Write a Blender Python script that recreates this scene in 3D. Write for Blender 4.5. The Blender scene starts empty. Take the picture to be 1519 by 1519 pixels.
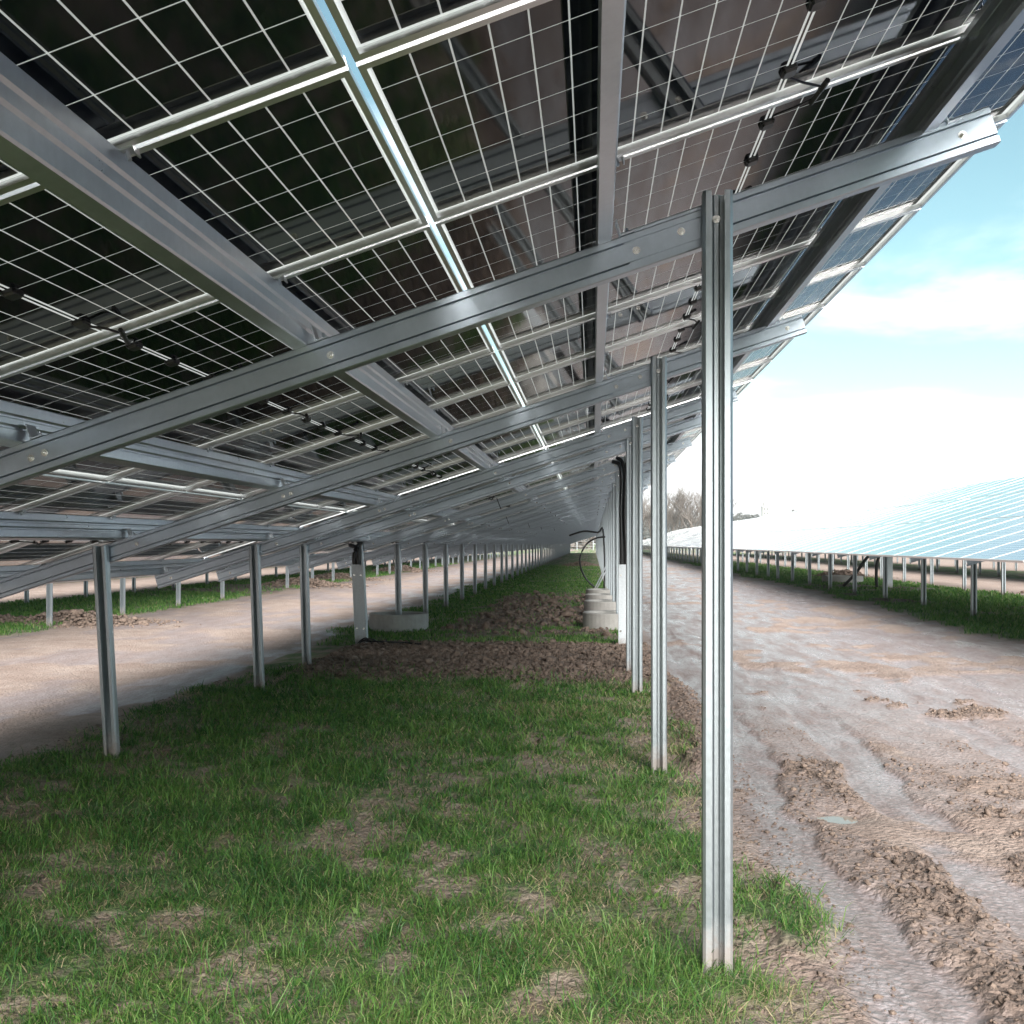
import bpy, math, random
import numpy as np
from mathutils import Vector, Matrix
R = math.radians
random.seed(7); rng = np.random.default_rng(7)
scene = bpy.context.scene
C = scene.collection

# ------------------------------------------------------------------ camera
CAM_H, PSI = 1.466, 0.1193
cam = bpy.data.objects.new('camera', bpy.data.cameras.new('camera'))
C.objects.link(cam)
cam.location = (0, 0, CAM_H)
cam.rotation_euler = (math.pi / 2, 0, PSI)
cam.data.sensor_width = 36
cam.data.lens = 1591.38 / 1519 * 36
cam.data.shift_x = (759.5 - 689.19) / 1519
cam.data.shift_y = (805.58 - 759.5) / 1519
cam.data.clip_start = 0.05
cam.data.clip_end = 6000
scene.camera = cam

# ------------------------------------------------------------------ sky, sun, exposure
SUN_EL, SUN_VEC = R(32), Vector((0.15, -0.9887))
world = bpy.data.worlds.new('World'); scene.world = world; world.use_nodes = True
nt = world.node_tree; N = nt.nodes; L = nt.links
for n in list(N): N.remove(n)
def wn(t, **k):
    n = N.new(t)
    for a, b in k.items(): setattr(n, a, b)
    return n
def wmath(op, a, b=None, clamp=False):
    n = wn('ShaderNodeMath', operation=op, use_clamp=clamp)
    for i, v in enumerate((a, b)):
        if v is None: continue
        if isinstance(v, (int, float)): n.inputs[i].default_value = v
        else: L.new(v, n.inputs[i])
    return n.outputs[0]
sky = wn('ShaderNodeTexSky', sky_type='NISHITA', sun_disc=False)
sky.sun_elevation = SUN_EL
sky.sun_rotation = math.atan2(SUN_VEC.x, SUN_VEC.y)
sky.air_density = 1.0; sky.dust_density = 0.6; sky.ozone_density = 1.0
tint = wn('ShaderNodeMix', data_type='RGBA', blend_type='MULTIPLY'); tint.inputs[0].default_value = 1
L.new(sky.outputs[0], tint.inputs[6]); tint.inputs[7].default_value = (0.272, 0.312, 0.240, 1)
tc = wn('ShaderNodeTexCoord'); sep = wn('ShaderNodeSeparateXYZ'); L.new(tc.outputs['Generated'], sep.inputs[0])
zc = wmath('MAXIMUM', sep.outputs[2], 0.0)
den = wmath('ADD', zc, 0.10)
comb = wn('ShaderNodeCombineXYZ')
L.new(wmath('DIVIDE', sep.outputs[0], den), comb.inputs[0]); L.new(wmath('DIVIDE', sep.outputs[1], den), comb.inputs[1])
comb.inputs[2].default_value = 57.7
nz = wn('ShaderNodeTexNoise'); nz.inputs['Scale'].default_value = 0.85; nz.inputs['Detail'].default_value = 9; nz.inputs['Roughness'].default_value = 0.56; nz.inputs['Distortion'].default_value = 0.25
L.new(comb.outputs[0], nz.inputs['Vector'])
# more cloud towards the horizon, broken higher up
bank = wn('ShaderNodeMapRange', interpolation_type='SMOOTHSTEP')
L.new(zc, bank.inputs[0]); bank.inputs[1].default_value = 0.05; bank.inputs[2].default_value = 0.155; bank.inputs[3].default_value = 0.36; bank.inputs[4].default_value = 0.0
cov = wmath('ADD', nz.outputs[0], bank.outputs[0])
mask = wn('ShaderNodeMapRange', interpolation_type='SMOOTHSTEP')
L.new(cov, mask.inputs[0]); mask.inputs[1].default_value = 0.49; mask.inputs[2].default_value = 0.82; mask.inputs[3].default_value = 0.0; mask.inputs[4].default_value = 1.0
cmix = wn('ShaderNodeMix', data_type='RGBA')
L.new(mask.outputs[0], cmix.inputs[0]); L.new(tint.outputs[2], cmix.inputs[6]); # an overcast layer grows brighter towards the zenith (CIE law)
cie = wn('ShaderNodeVectorMath', operation='SCALE'); cie.inputs[0].default_value = (1.48, 1.51, 1.535)
L.new(wmath('ADD', wmath('MULTIPLY', zc, 5.5), 1.0), cie.inputs['Scale']); L.new(cie.outputs[0], cmix.inputs[7])
bg = wn('ShaderNodeBackground'); bg.inputs[1].default_value = 0.10
L.new(cmix.outputs[2], bg.inputs[0])
wo = wn('ShaderNodeOutputWorld'); L.new(bg.outputs[0], wo.inputs[0])

sun = bpy.data.objects.new('sun', bpy.data.lights.new('sun', 'SUN')); C.objects.link(sun)
sun.data.energy = 2.0; sun.data.angle = R(44); sun.data.color = (1, 0.97, 0.93)
sd = Vector((SUN_VEC.x * math.cos(SUN_EL), SUN_VEC.y * math.cos(SUN_EL), math.sin(SUN_EL)))
sun.rotation_euler = sd.to_track_quat('Z', 'Y').to_euler()
sun.location = (-20, -15, 40)

scene.view_settings.view_transform = 'Standard'; scene.view_settings.look = 'None'
scene.view_settings.exposure = 2.85; scene.view_settings.gamma = 1.0
scene.cycles.max_bounces = 10; scene.cycles.diffuse_bounces = 4; scene.cycles.glossy_bounces = 5
scene.cycles.transmission_bounces = 4; scene.cycles.transparent_max_bounces = 8; scene.cycles.volume_bounces = 1
scene.cycles.use_denoising = True
scene.cycles.sample_clamp_indirect = 6

# ------------------------------------------------------------------ materials
class M:
    """small node-material builder"""
    def __init__(s, name):
        s.m = bpy.data.materials.new(name); s.m.use_nodes = True
        s.t = s.m.node_tree; s.n = s.t.nodes; s.l = s.t.links
        s.b = s.n['Principled BSDF']; s.out = s.n['Material Output']
    def node(s, t, **k):
        n = s.n.new(t)
        for a, b in k.items(): setattr(n, a, b)
        return n
    def put(s, sock, v):
        if hasattr(v, 'node'): s.l.new(v, sock)
        elif isinstance(v, (tuple, list)) and len(v) == 3 and sock.type == 'RGBA': sock.default_value = (*v, 1)
        else: sock.default_value = v
    def coord(s, kind='Object', scale=(1, 1, 1)):
        tc = s.node('ShaderNodeTexCoord'); mp = s.node('ShaderNodeMapping'); mp.inputs['Scale'].default_value = scale
        s.l.new(tc.outputs[kind], mp.inputs['Vector']); return mp.outputs[0]
    def noise(s, vec, scale, detail=4, rough=0.55, out=0):
        n = s.node('ShaderNodeTexNoise'); n.inputs['Scale'].default_value = scale; n.inputs['Detail'].default_value = detail
        n.inputs['Roughness'].default_value = rough; s.l.new(vec, n.inputs['Vector']); return n.outputs[out]
    def rng(s, v, a, b, c, d, smooth=False):
        n = s.node('ShaderNodeMapRange'); n.interpolation_type = 'SMOOTHSTEP' if smooth else 'LINEAR'
        s.l.new(v, n.inputs[0])
        for i, q in enumerate((a, b, c, d)): n.inputs[i + 1].default_value = q
        return n.outputs[0]
    def math(s, op, a, b):
        n = s.node('ShaderNodeMath', operation=op); s.put(n.inputs[0], a); s.put(n.inputs[1], b); return n.outputs[0]
    def mix(s, f, a, b, blend='MIX'):
        n = s.node('ShaderNodeMix', data_type='RGBA', blend_type=blend)
        s.put(n.inputs[0], f); s.put(n.inputs[6], a); s.put(n.inputs[7], b); return n.outputs[2]
    def bump(s, h, strength=0.3, dist=0.01):
        n = s.node('ShaderNodeBump'); n.inputs['Strength'].default_value = strength; n.inputs['Distance'].default_value = dist
        s.l.new(h, n.inputs['Height']); s.l.new(n.outputs[0], s.b.inputs['Normal'])
    def set(s, **k):
        for a, v in k.items(): s.put(s.b.inputs[a.replace('_', ' ')], v)
        return s

def galv(name, base, rough, metal=0.85, stain=0.25, mud=False):
    q = M(name); c = q.coord('Object')
    sp = q.noise(c, 38, 3, .6); lg = q.noise(q.coord('Object', (3, 3, .5)), 2.2, 5, .6)
    f = q.math('ADD', q.math('MULTIPLY', sp, .45), q.math('MULTIPLY', lg, .55))
    col = q.mix(q.rng(f, .35, .68, 0, 1), tuple(v * (1 - stain) for v in base), tuple(min(1, v * (1 + stain * .5)) for v in base))
    q.set(Base_Color=col, Metallic=metal, Roughness=q.rng(f, .3, .7, rough - .04, rough + .07))
    q.bump(sp, .02, .001)
    if mud:                                     # dried mud splashed up from the ground
        sz = q.node('ShaderNodeSeparateXYZ'); tcn = q.node('ShaderNodeTexCoord'); q.l.new(tcn.outputs['Object'], sz.inputs[0])
        k = q.math('ADD', sz.outputs[2], q.math('MULTIPLY', q.noise(c, 16, 6, .75), -.36))
        fm = q.rng(k, -.16, .02, .7, 0, True)
        q.set(Base_Color=q.mix(fm, col, (.22, .16, .125)), Metallic=q.math('SUBTRACT', metal, q.math('MULTIPLY', fm, metal)), Roughness=q.math('ADD', q.rng(f, .3, .7, rough - .04, rough + .07), q.math('MULTIPLY', fm, .4)))
    return q.m
m_post = galv('galvanized post', (.40, .44, .47), .36, .8, .12, True)
m_raft = galv('galvanized rafter', (.40, .45, .51), .32, .9, .10)
m_purl = galv('galvanized purlin', (.52, .55, .59), .30, .9, .12)
m_guard = galv('white zinc sheet', (.56, .59, .62), .48, .35, .18, True)
m_alu = M('module frame aluminium').set(Base_Color=(.72, .72, .72), Metallic=.9, Roughness=.28).m
m_bolt = M('zinc bolt').set(Base_Color=(.62, .62, .6), Metallic=.95, Roughness=.25).m
m_black = M('black plastic').set(Base_Color=(.012, .012, .013), Roughness=.38).m
q = M('solar cell'); ge = q.node('ShaderNodeNewGeometry')
cc = q.noise(q.coord('Object'), 3.0, 2)
q.set(Base_Color=q.mix(cc, (.004, .006, .011), (.007, .010, .018)), Roughness=.05, IOR=1.48, Specular_IOR_Level=.5); m_cell = q.m
q = M('solar cell front'); q.set(Base_Color=(.026, .055, .13), Roughness=.10, IOR=1.5); m_cellf = q.m
q = M('laminate glass')
q.set(Base_Color=(.80, .81, .79), Roughness=.06, IOR=1.5)
tr = q.node('ShaderNodeBsdfTranslucent'); tr.inputs[0].default_value = (.86, .87, .86, 1)
mx = q.node('ShaderNodeMixShader'); mx.inputs[0].default_value = .62
q.l.new(q.b.outputs[0], mx.inputs[1]); q.l.new(tr.outputs[0], mx.inputs[2]); q.l.new(mx.outputs[0], q.out.inputs[0]); m_glass = q.m

q = M('concrete'); c = q.coord('Object')
f = q.noise(c, 5, 6, .65); f2 = q.noise(c, 60, 3, .6)
q.set(Base_Color=q.mix(q.rng(f, .3, .7, 0, 1), (.30, .285, .27), (.42, .40, .38)), Roughness=.9); q.bump(q.math('ADD', f, f2), .35, .006); m_conc = q.m

# grass blades: colour from a per-blade value
q = M('grass blade'); at = q.node('ShaderNodeAttribute', attribute_name='tone')
ramp = q.node('ShaderNodeValToRGB'); e = ramp.color_ramp.elements
e[0].position = 0; e[0].color = (.024, .088, .024, 1); e[1].position = 1; e[1].color = (.52, .42, .27, 1)
for p, col in ((.35, (.080, .19, .040, 1)), (.66, (.165, .285, .064, 1)), (.80, (.23, .29, .11, 1)), (.88, (.38, .32, .19, 1))):
    x = e.new(p); x.color = col
q.l.new(at.outputs['Fac'], ramp.inputs[0])
q.set(Base_Color=ramp.outputs[0], Roughness=.5, Specular_IOR_Level=.35)
tr = q.node('ShaderNodeBsdfTranslucent'); q.l.new(ramp.outputs[0], tr.inputs[0])
mx = q.node('ShaderNodeMixShader'); mx.inputs[0].default_value = .4
q.l.new(q.b.outputs[0], mx.inputs[1]); q.l.new(tr.outputs[0], mx.inputs[2]); q.l.new(mx.outputs[0], q.out.inputs[0]); m_grass = q.m

# soil clods
q = M('soil clod'); c = q.coord('Object'); f = q.noise(c, 9, 5, .6); f2 = q.noise(c, 70, 4, .65)
q.set(Base_Color=q.mix(q.rng(f, .35, .65, 0, 1), (.12, .084, .066), (.25, .182, .145)), Roughness=.93); q.bump(f2, 1.0, .02); m_clod = q.m

# ground: masks (grass, wet/smooth, dark soil) come with the mesh, grain from noise
q = M('field ground'); at = q.node('ShaderNodeAttribute', attribute_name='soil'); sp = q.node('ShaderNodeSeparateColor'); q.l.new(at.outputs['Color'], sp.inputs[0])
c = q.coord('Object'); n1 = q.noise(c, 1.7, 8, .62); n2 = q.noise(c, 14, 6, .68); n3 = q.noise(c, 75, 4, .7); ns = q.noise(q.coord('Object', (1.5, .35, 1)), 2.6, 6, .65)
nd = q.node('ShaderNodeVectorMath', operation='MULTIPLY_ADD'); q.l.new(q.noise(c, 22, 3, .6, 1), nd.inputs[0]); nd.inputs[1].default_value = (.05, .05, .05); q.l.new(c, nd.inputs[2])
vo = q.node('ShaderNodeTexVoronoi'); vo.inputs['Scale'].default_value = 34; vo.inputs['Randomness'].default_value = 1; q.l.new(nd.outputs[0], vo.inputs['Vector'])
vc = q.node('ShaderNodeSeparateColor'); q.l.new(vo.outputs['Color'], vc.inputs[0])
dirt = q.mix(q.rng(n1, .35, .66, 0, 1), (.25, .178, .147), (.36, .28, .24))
dirt = q.mix(q.rng(n2, .42, .72, 0, .55), dirt, (.15, .104, .082))
wet = q.mix(q.rng(ns, .35, .65, 0, 1), (.23, .178, .167), (.345, .296, .30))
wet = q.mix(q.rng(n2, .5, .78, 0, .6), wet, (.155, .112, .096))
dark = q.mix(q.math('MULTIPLY', q.rng(n2, .3, .7, .3, 1), vc.outputs[0]), (.095, .066, .052), (.24, .175, .143))
wet = q.mix(q.rng(vo.outputs['Distance'], .32, .62, 0, .45), wet, (.13, .092, .08))
gr = q.mix(q.rng(n2, .35, .62, 0, 1), (.045, .105, .028), (.115, .165, .055))
gr = q.mix(q.rng(n1, .52, .68, 0, .75), gr, (.25, .20, .125))
col = q.mix(sp.outputs[1], dirt, wet); col = q.mix(sp.outputs[2], col, dark); col = q.mix(sp.outputs[0], col, gr)
ro = q.math('SUBTRACT', .93, q.math('MULTIPLY', sp.outputs[1], q.rng(ns, .33, .60, .34, .68)))
q.set(Base_Color=col, Roughness=ro, Specular_IOR_Level=.5)
hgt = q.math('ADD', q.math('ADD', q.math('MULTIPLY', n2, .55), q.math('MULTIPLY', n3, .3)), q.math('MULTIPLY', vo.outputs['Distance'], -.55))
bn = q.node('ShaderNodeBump'); bn.inputs['Distance'].default_value = .035; q.l.new(q.math('SUBTRACT', .95, q.math('MULTIPLY', sp.outputs[1], .5)), bn.inputs['Strength']); q.l.new(hgt, bn.inputs['Height']); q.l.new(bn.outputs[0], q.b.inputs['Normal'])
m_ground = q.m
m_water = M('puddle water').set(Base_Color=(.25, .22, .19), Roughness=.03, IOR=1.33).m
q = M('bare bark'); q.set(Base_Color=q.mix(q.noise(q.coord('Object'), 1.2, 4), (.075, .064, .056), (.14, .12, .105)), Roughness=.9); m_bark = q.m
q = M('far woodland'); q.set(Base_Color=q.mix(q.noise(q.coord('Object'), .25, 5), (.040, .042, .040), (.085, .08, .075)), Roughness=1); m_wood = q.m
q = M('tower render'); q.set(Base_Color=q.mix(q.noise(q.coord('Object'), .4, 4), (.24, .235, .23), (.33, .32, .31)), Roughness=.9); m_tower = q.m
m_dark = M('dark window').set(Base_Color=(.03, .032, .036), Roughness=.2).m

# ------------------------------------------------------------------ mesh helpers
class MB:
    def __init__(s): s.v = []; s.f = []; s.mi = []
    def add(s, vs, fs, mi=0):
        o = len(s.v); s.v += [tuple(p) for p in vs]; s.f += [tuple(i + o for i in f) for f in fs]; s.mi += [mi] * len(fs)
    def box(s, a, b, mi=0, mat=None):
        (x0, y0, z0), (x1, y1, z1) = a, b
        vs = [Vector(p) for p in ((x0, y0, z0), (x1, y0, z0), (x1, y1, z0), (x0, y1, z0), (x0, y0, z1), (x1, y0, z1), (x1, y1, z1), (x0, y1, z1))]
        if mat: vs = [mat @ p for p in vs]
        s.add(vs, [(0, 3, 2, 1), (4, 5, 6, 7), (0, 1, 5, 4), (1, 2, 6, 5), (2, 3, 7, 6), (3, 0, 4, 7)], mi)
    def cell(s, x, y, lx, ly, z0, z1, mi):
        s.box((x, y, z0), (x + lx, y + ly, z1), mi); s.mi[-5] = mi + 1
    def prism(s, poly, f0, f1, mi=0):
        """poly: 2D outline; f0/f1 map (a,b) to a 3D point at either end"""
        n = len(poly); vs = [f0(*p) for p in poly] + [f1(*p) for p in poly]
        s.add(vs, [tuple(range(n))[::-1], tuple(range(n, 2 * n))] + [(i, (i + 1) % n, n + (i + 1) % n, n + i) for i in range(n)], mi)
    def tube(s, pts, r, k=6, mi=0):
        pts = [Vector(p) for p in pts]; rings = []
        for i, p in enumerate(pts):
            d = (pts[min(i + 1, len(pts) - 1)] - pts[max(i - 1, 0)]).normalized()
            u = d.cross(Vector((0, 0, 1)) if abs(d.z) < .9 else Vector((1, 0, 0))).normalized(); w = d.cross(u)
            rr = r[i] if isinstance(r, (list, tuple)) else r
            rings.append([p + (u * math.cos(a) + w * math.sin(a)) * rr for a in [2 * math.pi * j / k for j in range(k)]])
        vs = [p for ring in rings for p in ring]
        fs = [(i * k + j, i * k + (j + 1) % k, (i + 1) * k + (j + 1) % k, (i + 1) * k + j) for i in range(len(pts) - 1) for j in range(k)]
        fs += [tuple(range(k))[::-1], tuple((len(pts) - 1) * k + j for j in range(k))]
        s.add(vs, fs, mi)
    def mesh(s, name, *mats, smooth=False):
        me = bpy.data.meshes.new(name); me.from_pydata(s.v, [], s.f)
        for m in mats: me.materials.append(m)
        if len(mats) > 1: me.polygons.foreach_set('material_index', s.mi)
        if smooth: me.polygons.foreach_set('use_smooth', [True] * len(me.polygons))
        import bmesh
        bm = bmesh.new(); bm.from_mesh(me); bmesh.ops.recalc_face_normals(bm, faces=bm.faces); bm.to_mesh(me); bm.free()
        me.update(); return me
def bigmesh(name, verts, quads=None, tris=None, mats=(), smooth=False):
    me = bpy.data.meshes.new(name); me.vertices.add(len(verts)); me.vertices.foreach_set('co', np.asarray(verts, np.float32).ravel())
    loops = []; sizes = []
    if quads is not None and len(quads): loops.append(np.asarray(quads, np.int32).ravel()); sizes.append(np.full(len(quads), 4, np.int32))
    if tris is not None and len(tris): loops.append(np.asarray(tris, np.int32).ravel()); sizes.append(np.full(len(tris), 3, np.int32))
    loops = np.concatenate(loops); sizes = np.concatenate(sizes); starts = np.concatenate([[0], np.cumsum(sizes)[:-1]]).astype(np.int32)
    me.loops.add(len(loops)); me.loops.foreach_set('vertex_index', loops)
    me.polygons.add(len(sizes)); me.polygons.foreach_set('loop_start', starts); me.polygons.foreach_set('loop_total', sizes)
    if smooth: me.polygons.foreach_set('use_smooth', np.ones(len(sizes), bool))
    for m in mats: me.materials.append(m)
    me.update(calc_edges=True); me.validate(); return me
def ob(name, data, parent=None, mat=None, **props):
    o = bpy.data.objects.new(name, data); C.objects.link(o)
    if parent is not None: o.parent = parent
    if mat is not None: o.matrix_local = mat
    for k, v in props.items(): o[k] = v
    return o
def thing(name, label, category, loc=(0, 0, 0), group=None, data=None):
    o = bpy.data.objects.new(name, data); C.objects.link(o); o.location = loc
    o['label'] = label; o['category'] = category
    if group: o['group'] = group
    return o
T = Matrix.Translation
def section(line, t):
    """closed outline of a thin sheet bent along a centre line"""
    P = [Vector(p) for p in line]; a, b = [], []
    for i, p in enumerate(P):
        d0 = (p - P[i - 1]).normalized() if i else (P[1] - p).normalized()
        d1 = (P[i + 1] - p).normalized() if i < len(P) - 1 else d0
        n0 = Vector((-d0.y, d0.x)); n1 = Vector((-d1.y, d1.x)); m = (n0 + n1).normalized(); k = t / 2 / max(.4, m.dot(n0))
        a.append(p + m * k); b.append(p - m * k)
    return [tuple(p) for p in a + b[::-1]]
# value noise
def vnoise(x, y, seed=0):
    xi = np.floor(x).astype(np.int64); yi = np.floor(y).astype(np.int64); fx = x - xi; fy = y - yi
    fx = fx * fx * (3 - 2 * fx); fy = fy * fy * (3 - 2 * fy)
    def h(a, b):
        n = (a * 374761393 + b * 668265263 + seed * 1274126177) & 0x7fffffff
        n = ((n ^ (n >> 13)) * 1274126177) & 0x7fffffff
        return ((n ^ (n >> 16)) & 0xffff) / 65535.0
    return (h(xi, yi) * (1 - fx) + h(xi + 1, yi) * fx) * (1 - fy) + (h(xi, yi + 1) * (1 - fx) + h(xi + 1, yi + 1) * fx) * fy
def fbm(x, y, seed=0, oct=4, gain=.5):
    s = 0; a = 1; t = 0
    for o in range(oct): s = s + a * vnoise(x * 2 ** o + 17.3 * o, y * 2 ** o - 9.1 * o, seed + o); t += a; a *= gain
    return s / t
def sst(x, a, b):
    t = np.clip((x - a) / (b - a), 0, 1); return t * t * (3 - 2 * t)

# ------------------------------------------------------------------ layout of the rows
Z0, TA, SJ, PP, OFF, DB = 2.445, .3138, -.4781, 1.149, .2004, .061
CA = 1 / math.sqrt(1 + TA * TA); SA = TA * CA; ALPHA = math.atan(TA)
LM, WM, GAP = 2.278, 1.134, .020
LP, WP = LM + GAP, WM + GAP
QQ = (LP - PP) / 2
XR, XL, ZTR, ZTL = .4235, -3.30, 2.672, 1.44
PITCH_R, PITCH_L = 10.15, 9.95
ROWS = {'own': (0, 0), 'right': (PITCH_R, .10), 'right2': (2 * PITCH_R, .06), 'left': (-PITCH_L, 0), 'left2': (-2 * PITCH_L, 0)}

# ------------------------------------------------------------------ ground
def masks(x, y):
    """grass, smooth/wet, dark soil, height"""
    g = np.zeros_like(x); e1 = fbm(x * .9, y * .9, 3, 4); e2 = fbm(x * 2.6, y * 2.6, 11, 4); e3 = fbm(x * .35, y * .35, 19, 3)
    lift = np.zeros_like(x)
    for nme, (dx, dz) in ROWS.items():
        a = dx + XL - .62 + (e1 - .5) * 1.1 + (e3 - .5) * .8; b = dx + XR + .16 + (e1 - .5) * .8
        s = sst(x, a - .12, a + .12) * (1 - sst(x, b - .12, b + .12))
        g = np.maximum(g, s)
        if dz: lift = lift + dz * sst(x, dx + XL - 3, dx + XL - .5) * (1 - sst(x, dx + XR + 1, dx + XR + 3))
    own = (x > -6) & (x < 4)
    near = np.where(own, 1 - sst(y, 11.1, 11.6), 1.)
    # excavated soil across the strip, then patches of soil between the rings
    trench = own * sst(y, 11.0 + (e1 - .5) * .7, 11.5 + (e1 - .5) * .7) * (1 - sst(y, 14.6, 16.0 + (e2 - .5))) * sst(x, -3.7, -3.0) * (1 - sst(x, .55, .95))
    patch = own * sst(y, 15.5, 17) * (1 - sst(y, 27, 33)) * sst(x, -2.7 + (e1 - .5), -2.0 + (e1 - .5)) * (1 - sst(x, .4, .9)) * sst(e3 * .5 + e2 * .5, .36, .46)
    heap = sst(e3, .60, .66) * (np.abs(y - 22) < 14) * ((x < -8) | (x > 6.5)) * (g > .3)
    dark = np.clip(np.maximum(np.maximum(trench, patch), heap), 0, 1)
    e4 = fbm(x * 9, y * 9, 211, 3)
    bare = sst(e2 * .34 + e1 * .26 + e4 * .40, .48, .61) * .88            # worn patches in the grass
    edge = own * sst(x, -.1, .75) * sst(e2, .40, .54)
    g = g * (1 - np.clip(bare, 0, 1)) * (1 - edge * .85) * (1 - dark * .96)
    # far end of the field: meadow up to the fence
    g = np.where(y > 160, np.maximum(g, .55 * (1 - sst(y, 186, 192)) * sst(e1, .3, .5)), g)
    g = np.where(y > 245, .85, g)
    road = (x > .7) & (x < 6.4)
    wob = (fbm(y * .35, y * 0, 41, 3) - .5) * .35
    tr = np.zeros_like(x)
    for xc, w in ((1.08, .19), (1.84, .18), (2.95, .2), (3.75, .2), (4.7, .18)):
        tr = np.maximum(tr, 1 - sst(np.abs(x - xc - wob + (e2 - .5) * .22), w * .8, w * 1.2))
    worn = fbm(x * 1.6, y * .75, 29, 4)
    farw = sst(y, 6.5, 11)
    wet = np.maximum(tr * sst(worn * .6 + e2 * .4, .38, .45), sst(worn * .6 + e2 * .4, .49 - .10 * farw, .54 - .08 * farw) * (.55 + .45 * farw)) * sst(x, .62, .95) * (1 - sst(x, 5.4 + (e1 - .5), 6.4 + (e1 - .5)))
    lw = ((x < -4) & (x > -9.3)) * sst(worn, .42, .56) * .8
    wet = np.maximum(wet, lw) * (1 - dark) * (1 - g)
    # rough churned mud between the tracks
    churn = sst(x, .75, 1.0) * (1 - sst(x, 5.6, 6.3)) * (1 - wet) * (1 - sst(y, 9, 16)) 
    churn = churn * sst(fbm(x * 1.3, y * .7, 53, 4) * .7 + e2 * .3, .34, .46)
    bank = np.exp(-((x - .72 - .12 * np.sin(y * .8)) / .2) ** 2) * (1 - sst(y, 12, 18)) * sst(fbm(x * 2, y * .9, 61, 3), .34, .5) * (x > .2)
    dk = np.maximum(dark, np.maximum(churn * .85, bank * .65))
    # height
    f1 = fbm(x * 6, y * 6, 71, 4, .55); f2 = fbm(x * 22, y * 22, 83, 3, .6); f0 = fbm(x * .5, y * .5, 91, 3)
    near_f = 1 - sst(y, 14, 40)
    h = (f0 - .5) * .07 * sst(np.abs(y) + np.abs(x), 3, 9) + (f1 - .5) * .022 * near_f
    ridg = 1 - np.abs(2 * f2 - 1); ridge1 = 1 - np.abs(2 * fbm(x * 9, y * 9, 97, 3, .6) - 1)
    crumb = fbm(x * 17, y * 13, 113, 3, .7)
    h = h + churn * ((ridge1 - .6) * .038 + (ridg - .55) * .026 + (crumb - .5) * .06) + dark * ((ridge1 - .6) * .07 + (ridg - .5) * .03 + .035) * (1 - sst(y, 25, 60))
    h = h + bank * (.05 + (ridge1 - .5) * .08) - tr * road * .016 * (1 - sst(y, 20, 50)) - .012 * wet
    h = h + (g > .2) * .012 + lift
    for px, py in ((XR, 3.76), (XR, 7.06), (XL, 7.06), (XL, 10.36)):       # soil settled round the driven posts
        h = h - .03 * np.exp(-(((x - px) / .3) ** 2 + ((y - py) / .4) ** 2))
    h = h - np.exp(-(((x - 1.35) / .19) ** 2 + ((y - 6.05) / .17) ** 2)) * .06
    return np.clip(g, 0, 1), np.clip(wet, 0, 1), np.clip(dk, 0, 1), h
def ground_z(x, y): return float(masks(np.array([float(x)]), np.array([float(y)]))[3][0])
xs = np.concatenate([[-700, -450, -250, -140, -80, -50], np.arange(-36, -14, .5), np.arange(-14, -5, .12), np.arange(-5, -1.5, .035), np.arange(-1.5, 4.2, .0165), np.arange(4.2, 8, .05), np.arange(8, 36, .4), [50, 80, 140, 250, 450, 700]])
ys = [-40, -20, -8, -3, 0, 1.2, 2, 2.6]
while ys[-1] < 20: ys.append(ys[-1] * 1.0062)
while ys[-1] < 90: ys.append(ys[-1] * 1.016)
while ys[-1] < 1400: ys.append(ys[-1] * 1.06)
ys = np.array(ys)
gx, gy = np.meshgrid(xs, ys); g, w, d, h = masks(gx, gy)
nx, ny = len(xs), len(ys); idx = np.arange(nx * ny).reshape(ny, nx)
quads = np.stack([idx[:-1, :-1], idx[:-1, 1:], idx[1:, 1:], idx[1:, :-1]], -1).reshape(-1, 4)
gm = bigmesh('ground', np.stack([gx, gy, h], -1).reshape(-1, 3), quads, mats=[m_ground], smooth=True)
ca = gm.color_attributes.new('soil', 'FLOAT_COLOR', 'POINT')
ca.data.foreach_set('color', np.stack([g, w, d, np.ones_like(g)], -1).astype(np.float32).ravel())
ob('ground', gm, kind='structure')

# puddle in the churned mud
mb = MB(); n = 26; ring = []
for i in range(n):
    a = 2 * math.pi * i / n; r = 1 + .22 * math.sin(3 * a + 1) + .14 * math.sin(5 * a)
    ring.append((1.35 + .15 * r * math.cos(a), 6.05 + .13 * r * math.sin(a), ground_z(1.35, 6.05) + .020))
mb.add(ring + [(x, y, z - .012) for x, y, z in ring], [tuple(range(n))] + [(i, n + i, n + (i + 1) % n, (i + 1) % n) for i in range(n)])
ob('puddle', mb.mesh('puddle', m_water), kind='structure')

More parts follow.
